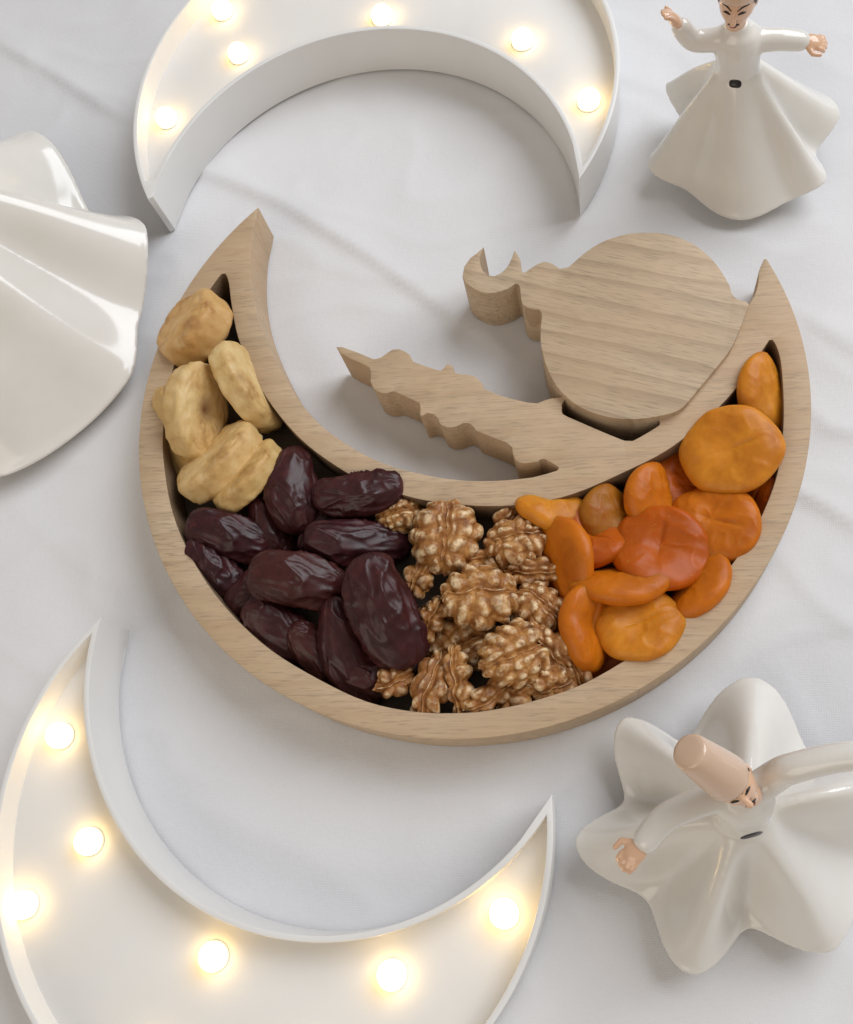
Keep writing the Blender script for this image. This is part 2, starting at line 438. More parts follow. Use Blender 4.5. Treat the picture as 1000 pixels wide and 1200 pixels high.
def build_tray():
    tipL, tipR = at(302, 242, HT), at(899, 303, HT)
    a0, a1 = circle_angle(tipL), circle_angle(tipR)
    a0 -= 2*math.pi*(a0 > a1 and False)
    # outer arc from the left tip, through the bottom, to the right tip
    aL = a0; aR = a1+2*math.pi
    outer = [np.array((CX+CR*math.cos(t), CY+CR*math.sin(t))) for t in np.linspace(aL, aR, 150)]
    tip_right = catmull(w2([(896, 303), (890, 317), (888, 334), (884, 346)], HT), 5, False)
    hidden = w2([(872, 366), (850, 400), (790, 438), (700, 452), (668, 462)], HT)
    sky_up = w2([(655, 467), (648, 466), (640, 468), (630, 472), (618, 471), (600, 467), (584, 462), (567, 455), (566, 450), (563, 446), (556, 440), (548, 438.5),
                 (540, 438), (532, 435.5), (531, 429), (528, 426.5), (523, 426.5), (520, 431), (516, 434), (500, 429), (484, 423), (480, 415), (475, 411.5), (468, 408.5),
                 (460, 409), (454, 413), (447, 418), (441, 420), (437, 420), (418, 412), (401, 406), (394, 406)], HT)
    sky_dn = w2([(398, 413), (410, 420), (424, 426), (433, 431), (434.5, 438), (434, 447), (437, 454), (441, 458), (447, 460.5), (454, 461), (459, 459), (464, 459.5),
                 (478, 466), (491, 472), (493.5, 476), (492, 482), (492.5, 487), (496, 487), (500, 484.5), (505, 484), (510, 487), (514, 492), (515, 496), (519, 499), (524, 501),
                 (529, 501), (535, 500), (541, 497), (546, 495.5), (551, 497), (555, 500.5), (558, 505), (575, 511.5), (590, 517.5), (598, 521), (600, 525), (601, 532),
                 (604, 539), (608, 542), (615, 543), (624, 542), (631, 541), (634, 538.5), (638, 538), (645, 541.5), (652, 545.5), (655, 548), (653, 551), (640, 555), (624, 559), (607, 561)], HT)
    inner = catmull(w2([(607, 561), (580, 563), (550, 563), (520, 560), (494, 555), (462, 547), (432, 535), (403, 518), (376, 498), (357, 477)], HT)
                    +[np.array(at(*p)[:2]) for p in ((341, 454, .022), (329, 428, .012), (321, 402, .003), (316, 375, 0), (313.5, 345, 0), (315, 312, 0), (319, 292, 0))], 5, False)
    tip_left = []
    loop = outer+tip_right+hidden+sky_up+sky_dn[:-1]+inner+tip_left
    pocket = catmull(w2([(264, 321), (268, 332), (271, 356), (279, 396), (297, 440), (322, 480), (358, 520), (406, 554), (440, 570), (470, 579.5), (502, 587), (560, 593), (615, 591), (672, 579),
                         (737, 551), (780, 529), (816, 502), (852, 468), (878, 435), (897, 406), (904, 398), (910, 406), (915, 424), (918, 460), (918, 500), (913, 545), (903, 580), (884, 621),
                         (852, 669), (803, 722), (744, 766), (686, 800), (633, 819), (589, 829.5), (546, 835), (488, 834), (430, 822), (374, 796), (318, 762), (276, 724), (244, 685), (220, 644),
                         (203, 602), (194, 557), (191, 510), (198, 452), (214, 398), (236, 355), (252, 331), (259, 322)], HT), 4)
    slot = catmull(w2([(660, 471), (659, 478), (660.5, 485), (680, 494), (710, 507), (730, 515), (738, 517), (746, 514), (760, 506), (771, 499), (773, 496), (770, 492), (745, 480), (710, 474), (680, 464), (668, 465)], HT), 3)
    root = empty('serving_tray', (CX, CY, 0))
    tag(root, 'crescent-shaped pale wooden serving tray with mosque cut-outs holding dried fruit', 'tray')
    sh = Matrix.Translation((-CX, -CY, 0))
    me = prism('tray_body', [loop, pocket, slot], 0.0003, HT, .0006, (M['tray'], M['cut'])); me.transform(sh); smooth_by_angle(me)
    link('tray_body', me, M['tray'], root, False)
    c = sum(pocket)/len(pocket)
    fl = []
    for i, p in enumerate(pocket):
        t = pocket[(i+1) % len(pocket)]-pocket[i-1]; n = np.array((-t[1], t[0])); n /= np.hypot(*n)+1e-9
        fl.append(p+n*.0012)
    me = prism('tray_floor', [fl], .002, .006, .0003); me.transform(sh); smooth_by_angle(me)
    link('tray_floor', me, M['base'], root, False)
    zd = HT+.0042
    dome = w2([(567, 289), (562, 294), (551, 302), (544, 312), (542, 324), (545, 330), (550, 335), (557, 339), (564, 342), (572, 343.5), (580, 343), (588, 341), (596, 338), (601, 334.5),
               (605, 332), (608, 333.5), (609.5, 338), (610, 346), (611, 352), (613, 357), (618, 361), (625, 362.5), (632, 363), (634.5, 366), (635, 372), (633.5, 384)], zd)
    dome += catmull(w2([(633.5, 388), (634, 404), (640, 428), (652, 452), (672, 472), (696, 484), (720, 490), (748, 491), (776, 487), (793, 482), (803, 475), (818, 457), (834, 438), (856, 410), (868, 384), (877, 360)], zd), 4, False)
    dome += w2([(878, 356), (875, 353), (866, 351), (860, 347), (858, 343)], zd)
    dome += catmull(w2([(855, 333), (848, 321), (838, 307), (826, 295), (812, 285), (794, 277), (776, 273), (758, 272), (740, 273), (722, 277), (704, 284), (688, 294), (676, 304), (667, 312)], zd), 4, False)
    dome += w2([(662, 314.5), (656, 314), (650, 310), (644, 307), (638, 306), (630, 309), (622, 314), (615, 319), (612, 318), (611, 312), (610, 304), (607, 298), (603, 293), (601, 299), (598, 306),
                (594, 313), (588, 319), (580, 323), (573, 322.5), (566, 317), (562.5, 309), (562.5, 300)], zd)
    me = prism('dome_panel', [dome], .0008, zd, .0005); me.transform(sh); smooth_by_angle(me)
    o = link('dome_panel', me, M['dome'], root, False)
    o['label'] = 'raised wooden mosque dome with small crescent finial'
build_tray()

# ------------------------------------------------------------------ contents of the tray
def lap_ridge(me, it=12, k=.0009):
    n = len(me.vertices); co = np.empty(n*3); me.vertices.foreach_get('co', co); co = co.reshape(-1, 3)
    no = np.empty(n*3); me.vertices.foreach_get('normal', no); no = no.reshape(-1, 3)
    e = np.empty(len(me.edges)*2, int); me.edges.foreach_get('vertices', e); e = e.reshape(-1, 2)
    s = co.copy(); deg = np.bincount(e.ravel(), minlength=n)[:, None]
    for _ in range(it):
        acc = np.stack([np.bincount(e[:, 0], s[e[:, 1], k], n)+np.bincount(e[:, 1], s[e[:, 0], k], n) for k in range(3)], 1)
        s = acc/np.maximum(deg, 1)
    h = ((co-s)*no).sum(1)
    a = me.attributes.new('ridge', 'FLOAT', 'POINT'); a.data.foreach_set('value', np.clip(h/k, 0, 1).astype(np.float32))

def walnut_half(seed, lx, ly, lz):
    """half kernel: two lobes of fat fluted folds either side of a middle groove"""
    rnd = random.Random(seed); off = rnd.uniform(0, 90)
    lam = rnd.uniform(.0056, .0072); pA, pB = rnd.uniform(0, 3), rnd.uniform(0, 3); sk = rnd.uniform(-.25, .25)
    def fn(ph, th):
        cp, sp = abs(math.cos(ph))**.80, math.sin(ph)
        x, y = lx*cp*math.cos(th), ly*cp*math.sin(th)
        z = lz*math.copysign(abs(sp)**.85, sp)*(1 if sp > 0 else .45)
        q = Vector((x*95+off, y*95, z*95))
        yo = y; y = y+noise.noise(Vector((x*140+off, 3, 0)))*.0022
        side = 1 if y > 0 else -1; ay = abs(y)/ly
        w1, w2_ = noise.noise(q), noise.noise(q+Vector((31, 7, 12)))
        u = x/(1+.55*ay)+sk*abs(y)*.6+w1*.0030
        f = abs(math.sin(math.pi*u/lam+(pA if side > 0 else pB)))**.62
        g = abs(math.sin(math.pi*abs(y)/.0085+w2_*2.4+(pB if side > 0 else pA)*2))**.55
        rim = max(0, 1-abs(sp)*.55)
        d = -.0040*(1-f)*(.35+.65*ay)*rim-.0018*(1-g)*(.5+.5*ay)
        d += noise.noise(q*2.3)*.0007
        groove = math.exp(-(y/.0019)**2)
        d -= .0026*groove*(1 if sp > -.1 else .3)-.0016*math.exp(-(y/.0006)**2)
        n = Vector((math.cos(ph)*math.cos(th)/lx, math.cos(ph)*math.sin(th)/ly, sp/lz)).normalized()
        return Vector((x, yo, z))+n*d
    V, Fc = grid_ellipsoid(96, 150, fn)
    me = baked(from_data('w', V, Fc), [('SMOOTH', dict(factor=.5, iterations=2))], 'walnut_half')
    lap_ridge(me, 30)
    return me

def grid_ellipsoid(lat, lon, fn):
    V = []; Fc = []
    for i in range(lat+1):
        ph = -math.pi/2+math.pi*i/lat
        for k in range(lon):
            th = 2*math.pi*k/lon
            V.append(fn(ph, th))
            if i in (0, lat): break
    def idx(i, k): return 0 if i == 0 else (1+(lat-1)*lon if i == lat else 1+(i-1)*lon+k % lon)
    for i in range(lat):
        for k in range(lon):
            if i == 0: Fc.append((0, idx(1, k+1), idx(1, k)))
            elif i == lat-1: Fc.append((idx(i, k), idx(i, k+1), idx(lat, 0)))
            else: Fc.append((idx(i, k), idx(i, k+1), idx(i+1, k+1), idx(i+1, k)))
    return V, Fc

def date_mesh(seed):
    """wrinkled oblong date; long axis = x, unit half-length .022"""
    rnd = random.Random(seed); off = rnd.uniform(0, 50)
    b1, b2 = rnd.uniform(-.0016, .0016), rnd.uniform(-.0012, .0012)
    sq = rnd.uniform(.86, 1.0)
    def fn(ph, th):
        x = math.sin(ph); c = abs(math.cos(ph))**.72
        r = .0105*c*(1+.10*x*rnd_t)
        y, z = r*math.cos(th), r*math.sin(th)*sq
        X = .022*x
        q = Vector((X*46+off, math.cos(th)*1.5*(.5+.5*c), math.sin(th)*1.5*(.5+.5*c)))
        q += Vector((noise.noise(q*.9+Vector((3, 8, 5)))*.5, noise.noise(q*1.1)*.5, noise.noise(q*1.1+Vector((7, 3, 1)))*.5))
        n1 = 1-abs(noise.noise(q*.95)); n2 = 1-abs(noise.noise(q*2.1+Vector((4, 9, 2))))
        msk = .25+.75*max(0, min(1, .5+1.6*noise.noise(Vector((X*45, y*60+off, z*60)))))
        d = ((n1**7)*.0015+(n2**9)*.0011*msk-.0005+noise.noise(Vector((X*60, y*80+off, z*80)))*.0011)*min(1, c*1.5)
        k = 1+d/max(r, .004)
        return (X, y*k+b1*x*x*2, z*k+b2*x*x*2)
    rnd_t = rnd.uniform(-1, 1)
    V, Fc = grid_ellipsoid(72, 84, fn)
    return from_data('date', V, Fc)

def fig_mesh(seed):
    """pressed dried fig: a thick puckered disc, axis = z, radius .020"""
    rnd = random.Random(seed); off = rnd.uniform(0, 60)
    ex = rnd.uniform(.88, 1.12); flat = rnd.uniform(.2, .34); tilt = rnd.uniform(-.10, .10)
    def fn(ph, th):
        cz = math.copysign(abs(math.sin(ph))**.34, math.sin(ph)); cr = abs(math.cos(ph))**.34
        r = .020*cr; x, y, z = r*math.cos(th)*ex, r*math.sin(th), .0078*cz
        rr = cr
        d = noise.noise(Vector((x*70+off, y*70, z*70)))*.0013+noise.noise(Vector((x*170, y*170+off, z*170)))*.0006
        pleat = (1-abs(noise.noise(Vector((math.cos(th)*2.6+off, math.sin(th)*2.6, z*60)))))**4*.0007*rr
        dim = -.0016*math.exp(-(rr/.16)**2)*(1 if z > 0 else 0)
        z2 = z+math.copysign(1, z)*dim*(abs(cz) > .3)+tilt*x
        crs = (1-abs(noise.noise(Vector((x*190+off, y*190, z*110)))))**6*.0006
        d -= crs
        k = 1+(d+pleat-.0004)/.020
        return (x*k, y*k, z2+d*.7*(1 if z > 0 else -1))
    V, Fc = grid_ellipsoid(56, 72, fn)
    me = from_data('dried_fig', V, Fc)
    a = me.attributes.new('eye', 'FLOAT', 'POINT')
    for i, v in enumerate(me.vertices):
        r = math.hypot(v.co.x, v.co.y)
        a.data[i].value = max(0, min(1, 1.15-r/.0042+noise.noise(v.co*400)*.5))*(1 if v.co.z > 0 else 0)
    return me

def apricot_mesh(seed, fold=0.0, thick=.0054, lens=.82, pit=1.0):
    """dried apricot half-moon disc, axis = z, radius .020; fold curls one side over the other"""
    rnd = random.Random(seed); off = rnd.uniform(0, 60); ex = rnd.uniform(.92, 1.08)
    fa = rnd.uniform(0, 6.28); wob = rnd.uniform(.0008, .0022)
    def fn(ph, th):
        cz = math.copysign(abs(math.sin(ph))**lens, math.sin(ph)); cr = abs(math.cos(ph))**.72
        edge = 1+.028*noise.noise(Vector((math.cos(th)*1.3+off, math.sin(th)*1.3, 0)))*2
        r = .020*cr*edge; x, y, z = r*math.cos(th)*ex, r*math.sin(th), thick*cz
        z += -math.copysign(1, z)*thick*.26*pit*math.exp(-(cr/.40)**2)*(1.0 if z > 0 else .4)
        d = noise.noise(Vector((x*60+off, y*60, z*60)))*.0013+noise.noise(Vector((x*150, y*150+off, z*150)))*.0004
        d += ((1-abs(noise.noise(Vector((x*130+off, y*130, z*90)))))**5)*.0004-.0002
        if z > 0: z -= .0009*pit*math.exp(-(y/.0011)**2)*math.exp(-((x-.004)/.009)**2)
        z += d+wob*math.sin(2*th+fa)*cr*cr
        k = 1+d*5
        x, y = x*k, y*k
        if fold:
            # bend about the y axis on the +x side
            R0 = .011/fold; x0 = -.003
            if x > x0:
                a = (x-x0)/R0; a = min(a, 1.9); rr = R0-z
                rest = (x-x0)-a*R0
                x = x0+math.sin(a)*rr+math.cos(a)*rest; z = R0-math.cos(a)*rr+math.sin(a)*rest
        return (x, y, z)
    V, Fc = grid_ellipsoid(64, 96, fn)
    return from_data('dried_apricot', V, Fc)

def frame_matrix(p, n, xdir, s):
    n = n.normalized(); x = (xdir-n*xdir.dot(n)).normalized(); y = n.cross(x)
    return Matrix(((x.x*s[0], y.x*s[1], n.x*s[2], p.x), (x.y*s[0], y.y*s[1], n.y*s[2], p.y), (x.z*s[0], y.z*s[1], n.z*s[2], p.z), (0, 0, 0, 1)))

def lay(name, me, mat, px, py, z, t, a, spin, s, label, cat, group, color=None):
    """t: lean of the piece's axis away from the eye, towards picture direction a; spin: picture angle of its long side"""
    p = at(px, py, z); v, r, u = view_frame(p)
    n = v*math.cos(math.radians(t))+(r*math.cos(math.radians(a))+u*math.sin(math.radians(a)))*math.sin(math.radians(t))
    xd = r*math.cos(math.radians(spin))+u*math.sin(math.radians(spin))
    if abs(xd.dot(n)) > .97: xd = u
    o = link(name, me, mat)
    o.matrix_world = frame_matrix(p, n, xd, s)
    if color: o.color = (*color, 1)
    tag(o, label, cat, group)
    return o

FIG = [fig_mesh(i) for i in (3, 8, 14, 21)]
GF = 'dried figs at the left tip of the tray'
for v, px, py, z, t, a, sp, s, c, lab in [
    (0, 229, 386, .0270, 114, 322, 45, (1.00, .92, 1.30), (.92, .80, .66), 'browned dried fig lying topmost at the left tip of the tray'),
    (1, 230, 482, .0285, 42, 12, 80, (1.08, .84, .95), (1, 1, .95), 'dried fig showing its dark eye, below the topmost browned fig'),
    (2, 290, 455, .0250, 112, 215, -56, (1.16, .84, .86), (1, 1, .95), 'long pale dried fig leaning against the inner rim of the tray'),
    (3, 209, 508, .0200, 114, 15, -78, (1.12, .80, .80), (.98, .95, .80), 'pale dried fig half hidden against the outer rim of the tray'),
    (2, 259, 541, .0235, 110, 318, 46, (1.10, .84, .98), (1, .97, .9), 'dried fig standing on edge just above the outermost dark dates'),
    (0, 291, 559, .0225, 106, 318, 48, (1.02, .80, .82), (.97, .93, .8), 'rough dried fig standing on edge right against the upright date')]:
    lay('dried_fig', FIG[v], M['fig'], px, py, z, t, a, sp, s, lab, 'dried fig', GF, c)

DATE = [date_mesh(i) for i in (2, 5, 9, 12, 17)]
GD = 'dates in the tray'
for v, px, py, z, t, a, sp, s, lab in [
    (2, 305, 688, .0140, 10, 0, 40, (.85, .9, .8), 'date buried under the plump middle date near the outer rim'),
    (3, 385, 612, .0140, 10, 0, 60, (.85, .9, .8), 'date buried in the gap below the inner-rim date'),
    (0, 318, 625, .0135, 10, 0, -60, (.85, .85, .8), 'date buried in the gap below the upright date'),
    (3, 450, 790, .0135, 10, 0, 8, (.85, .9, .8), 'date buried below the biggest date by the outer rim'),
    (4, 376, 768, .0150, 10, 0, -35, (0.864, 0.864, 0.819), 'shadowed date at the bottom between two other dates near the outer rim'),
    (1, 252, 668, .0165, 20, 200, -48, (0.837, 0.910, 0.910), 'dark date tucked under another against the outer rim below the figs'),
    (0, 341, 574, .0235, 15, 90, -84, (0.965, 1.110, 1.001), 'upright wrinkled date right beside the standing figs'),
    (1, 421, 581, .0240, 10, 200, 6, (0.965, 0.983, 0.910), 'smooth date lying along the inner rim of the tray'),
    (2, 271, 628, .0205, 15, 240, -17, (0.983, 1.019, 0.910), 'date lying just below the figs near the outer rim'),
    (3, 419, 638, .0205, 10, 0, -4, (1.128, 0.965, 0.910), 'long date lying level beside the walnuts, under the inner-rim date'),
    (4, 325, 739, .0180, 15, 240, -38, (0.864, 1.110, 0.910), 'crumpled date against the outer rim below the middle date'),
    (0, 405, 768, .0200, 15, 240, -68, (1.183, 0.956, 0.910), 'wrinkled date standing beneath the big glossy date near outer rim'),
    (2, 350, 680, .0285, 8, 250, -9, (1.037, 1.183, 1.046), 'plump date lying on top in the middle of the dates'),
    (1, 447, 718, .0300, 10, 220, -66, (1.183, 1.365, 1.137), 'biggest glossy date lying on top beside the walnuts')]:
    lay('date', DATE[v], M['date'], px, py, z, t, a, sp, s, lab, 'date', GD)

WH = [walnut_half(i, *d) for i, d in ((1, (.0185, .0165, .0115)), (4, (.0190, .0155, .0110)), (7, (.0175, .0160, .0115)), (11, (.0182, .0145, .0105)))]
WP = [walnut_half(31, .0150, .0070, .0075), walnut_half(37, .0140, .0085, .0080), walnut_half(42, .0165, .0062, .0070), walnut_half(47, .0100, .0078, .0070)]
GW = 'walnut kernels in the tray'
for k, v, px, py, z, t, a, sp, s, lab in [
    ('h', 2, 545, 755, .0105, 15, 200, 30, (0.930, 0.930, 0.930), 'shadowed walnut kernel deep between the bigger halves in the middle'),
    ('h', 3, 512, 735, .0105, 20, 90, 70, (0.837, 0.837, 0.837), 'dark walnut kernel buried beside the biggest date'),
    ('h', 1, 600, 690, .0105, 10, 0, 50, (0.837, 0.837, 0.837), 'walnut kernel buried under the halves next to the apricots'),
    ('h', 0, 523, 630, .0240, 14, 100, 86, (0.958, 1.023, 1.023), 'biggest walnut half with deep folds, next to the inner rim'),
    ('h', 1, 606, 636, .0215, 26, 100, 12, (0.800, 0.781, 0.930), 'knobbly walnut half by the inner rim, touching the apricots'),
    ('h', 3, 563, 700, .0270, 22, 80, 6, (0.986, 1.042, 1.023), 'wide walnut half lying topmost in the middle of the walnuts'),
    ('h', 2, 606, 766, .0255, 16, 20, 24, (1.004, 0.911, 0.977), 'large walnut half with cream flecks near the outer rim'),
    ('p', 1, 509, 803, .0200, 24, 130, 78, (1.25, 1.15, 1.0), 'smooth walnut piece at the outer rim, left of the curved sliver'),
    ('p', 2, 538, 797, .0225, 28, 183, 100, (1.0, 1.15, 1.0), 'curved walnut sliver standing against the outer rim'),
    ('p', 3, 463, 797, .0195, 30, 353, 20, (1.05, 1.1, 1.0), 'small walnut piece directly below the biggest date'),
    ('p', 0, 577, 809, .0210, 35, 333, 28, (1.05, .95, 1.0), 'narrow cream-edged walnut piece along the outer rim'),
    ('p', 1, 652, 762, .0235, 34, 271, -50, (.90, 1.0, 1.0), 'walnut piece above the rim fragment, beside the lowest apricots'),
    ('h', 3, 648, 797, .0175, 30, 300, 20, (0.670, 0.725, 0.837), 'walnut fragment against the outer rim near the apricots'),
    ('h', 0, 632, 714, .0205, 25, 30, -40, (0.707, 0.688, 0.837), 'dull walnut half beside the pile of apricots'),
    ('p', 0, 503, 730, .0225, 5, 238, 62, (.85, 1.0, 1.0), 'reddish walnut sliver beside the biggest date'),
    ('p', 3, 492, 680, .0215, 29, 127, 70, (1.1, 1.0, 1.0), 'small walnut crumb between the long date and the topmost half'),
    ('h', 2, 468, 604, .0165, 25, 150, 10, (0.698, 0.632, 0.744), 'walnut half in shadow at the inner rim, touching the dates'),
    ('p', 1, 596, 606, .0180, 25, 26, 60, (.85, .85, 1.0), 'walnut piece behind the knobbly half at the inner rim'),
    ('p', 0, 568, 660, .0190, 33, 80, 16, (.9, 1.1, 1.0), 'pale walnut piece just under the biggest half'),
    ('p', 1, 624, 671, .0195, 8, 190, 4, (1.0, .9, 1.0), 'rounded walnut piece below the knobbly half by the apricots'),
    ('p', 3, 604, 814, .0170, 20, 126, 40, (1.2, 1.2, 1.0), 'reddish walnut bit low against the outer rim'),
    ('p', 3, 678, 790, .0175, 17, 278, 110, (1.1, .9, 1.0), 'walnut bit nearest the dark gap by the outer rim under apricots')]:
    lay('walnut_half' if k == 'h' else 'walnut_piece', (WH if k == 'h' else WP)[v], M['walnut'], px, py, z, t, a, sp, s, lab, 'walnut', GW)

AP = [apricot_mesh(1), apricot_mesh(2), apricot_mesh(3, .42), apricot_mesh(4, .75), apricot_mesh(6, .28, .0060), apricot_mesh(9, 0, .0068, .92, .3)]
GA = 'dried apricots in the tray'
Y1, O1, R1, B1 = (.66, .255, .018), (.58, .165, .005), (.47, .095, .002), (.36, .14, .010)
for v, px, py, z, t, a, sp, s, c, lab in [
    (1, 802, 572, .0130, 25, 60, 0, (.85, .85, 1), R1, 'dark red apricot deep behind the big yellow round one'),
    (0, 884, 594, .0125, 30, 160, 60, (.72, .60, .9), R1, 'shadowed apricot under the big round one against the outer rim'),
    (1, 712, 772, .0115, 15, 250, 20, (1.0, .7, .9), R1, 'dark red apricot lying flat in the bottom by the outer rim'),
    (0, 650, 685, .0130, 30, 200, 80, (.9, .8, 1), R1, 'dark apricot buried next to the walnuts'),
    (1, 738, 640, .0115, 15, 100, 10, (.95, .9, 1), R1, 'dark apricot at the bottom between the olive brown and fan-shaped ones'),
    (5, 894, 459, .0225, 50, 15, 88, (.90, .66, .85), Y1, 'narrow upright apricot at the right tip of the tray'),
    (0, 857, 528, .0285, 16, 110, 20, (1.02, .97, 1.1), Y1, 'biggest round yellow apricot lying flat near the right tip'),
    (1, 837, 613, .0225, 26, 110, -20, (.92, .90, 1.15), O1, 'creased round orange apricot below the biggest yellow one'),
    (5, 764, 583, .0195, 52, 12, 78, (.80, .74, .95), O1, 'upright oval apricot leaning on the inner rim'),
    (5, 713, 606, .0190, 40, 20, 100, (.76, .72, .95), B1, 'olive brown apricot at the inner rim'),
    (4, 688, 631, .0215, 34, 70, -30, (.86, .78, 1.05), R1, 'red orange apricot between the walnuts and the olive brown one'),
    (5, 645, 596, .0220, 58, 80, 12, (.80, .66, .85), Y1, 'small yellow apricot with a dark end, at inner rim by walnuts'),
    (5, 662, 659, .0215, 58, 190, -80, (1.04, .92, .90), O1, 'leaf-shaped apricot standing beside the walnuts'),
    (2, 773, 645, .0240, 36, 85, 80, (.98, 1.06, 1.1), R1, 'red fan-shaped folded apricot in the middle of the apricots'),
    (5, 728, 683, .0250, 68, 98, -9, (1.10, .78, .88), O1, 'long apricot seen edge-on below the folded fan-shaped one'),
    (4, 687, 735, .0230, 48, 10, 96, (.92, .72, 1.1), O1, 'long orange apricot nearest the lower walnuts'),
    (0, 750, 732, .0245, 22, 90, 25, (.88, .80, 1.15), Y1, 'oval yellow orange apricot lying flat near the outer rim'),
    (5, 817, 691, .0205, 60, 140, 54, (.94, .70, .85), O1, 'narrow apricot leaning on the outer rim right of the oval one')]:
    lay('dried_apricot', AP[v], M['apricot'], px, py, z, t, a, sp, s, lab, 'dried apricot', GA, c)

# ------------------------------------------------------------------ crescent lamps
def build_lamp(co, ro, ci, ri, bulbs, label, depth=.030, trim=None):
    co, ci = np.array(co), np.array(ci)
    def crescent(t):
        Ro, Ri = ro-t, ri+t
        d = ci-co; D = np.hypot(*d); a = math.atan2(d[1], d[0])
        x = (Ro*Ro-Ri*Ri+D*D)/(2*D)
        if abs(x) >= Ro: return None
        b = math.acos(x/Ro)                               # half angle of the tips seen from the outer centre
        g = math.atan2(Ro*math.sin(b), Ro*math.cos(b)-D)   # and from the inner centre
        pts = [co+Ro*np.array((math.cos(a+b+s*(2*math.pi-2*b)), math.sin(a+b+s*(2*math.pi-2*b)))) for s in np.linspace(0, 1, 140)]
        pts += [ci+Ri*np.array((math.cos(a-g-s*(2*math.pi-2*g)), math.sin(a-g-s*(2*math.pi-2*g)))) for s in np.linspace(0, 1, 110)][1:-1]
        if trim:
            g2 = b*trim[0]; tipp = co+Ro*np.array((math.cos(a+g2), math.sin(a+g2))); nrm = np.array((-math.sin(a+g2), math.cos(a+g2)))*-trim[0]
            tipp = tipp-nrm*(trim[1]+t)
            out = []
            for i in range(len(pts)):
                p, q = pts[i-1], pts[i]; dp, dq = (p-tipp)@nrm, (q-tipp)@nrm
                near = np.hypot(*(q-tipp)) < .03
                if near and (dp > 0) != (dq > 0): out.append(p+(q-p)*dp/(dp-dq))
                if not (near and dq > 0): out.append(q)
            pts = out
        return pts
    c0 = (co[0], co[1], 0)
    root = empty('crescent_lamp', c0); tag(root, label, 'lamp', 'crescent moon lamps')
    sh = Matrix.Translation((-co[0], -co[1], 0))
    me = prism('side_wall', [crescent(0), crescent(.0026)], .0004, depth, .0006); me.transform(sh); smooth_by_angle(me)
    link('side_wall', me, M['plastic'], root, False)
    zp = depth-.0125
    me = prism('front_panel', [crescent(.0021)], zp-.003, zp, .0003); me.transform(sh); smooth_by_angle(me)
    link('front_panel', me, M['plastic'], root, False)
    prof = [(.0001, .0085), (.0022, .0081), (.0040, .0070), (.0053, .0053), (.0058, .0033), (.0056, .0016), (.0050, -.0006)]
    seg = 24
    V = [(r*math.cos(2*math.pi*k/seg), r*math.sin(2*math.pi*k/seg), z) for r, z in prof for k in range(seg)]
    Fc = [(i*seg+k, (i+1)*seg+k, (i+1)*seg+(k+1) % seg, i*seg+(k+1) % seg) for i in range(len(prof)-1) for k in range(seg)]
    bme = from_data('bulb', V, Fc)
    pr2 = [(.0050, -.0004), (.0060, -.0002), (.0061, .0004), (.0059, .0007), (.0052, .0008)]
    V = [(r*math.cos(2*math.pi*k/seg), r*math.sin(2*math.pi*k/seg), z) for r, z in pr2 for k in range(seg)]
    Fc = [(i*seg+k, i*seg+(k+1) % seg, (i+1)*seg+(k+1) % seg, (i+1)*seg+k) for i in range(len(pr2)-1) for k in range(seg)]
    sme = from_data('socket', V, Fc)
    for bx in bulbs:
        p = at(*bx, zp+.006) if len(bx) == 2 else Vector((bx[0], bx[1], 0))
        b = link('bulb', bme, M['bulb'], root); b.location = (p.x-co[0], p.y-co[1], zp)
        s = link('socket', sme, M['plastic'], b)
build_lamp((-.1243, .3810), .1310, (-.1244, .3048), .1114, [(258, 6), (277, 57), (192, 133), (446, 12), (612, 40), (690, 111), (-.168, .482, 0), (-.110, .490, 0), (-.055, .474, 0)],
           'white crescent moon lamp with lit bulbs above the wooden tray, tips pointing down', trim=(-1, .004))
build_lamp((-.1390, .0081), .1188, (-.1172, .0742), .1082, [(65, 861), (99, 986), (22, 1061), (246, 1122), (457, 1144), (590, 1071), (-.175, -.088, 0), (-.11, -.085, 0)],
           'white crescent moon lamp with lit bulbs below the wooden tray, tips pointing up')

# ------------------------------------------------------------------ whirling dancer figurines
def periodic(angs, vals, th):
    """smooth periodic interpolation"""
    idx = np.argsort(angs); A = np.array(angs)[idx]; Vv = np.array(vals)[idx]; n = len(A)
    th = (th-A[0]) % (2*math.pi)+A[0]
    i = int(np.searchsorted(A, th, side='right')-1)
    a0 = A[i]; a1 = A[(i+1) % n]+(2*math.pi if i == n-1 else 0)
    t = (th-a0)/(a1-a0); t = t*t*(3-2*t)
    return Vv[i]*(1-t)+Vv[(i+1) % n]*t

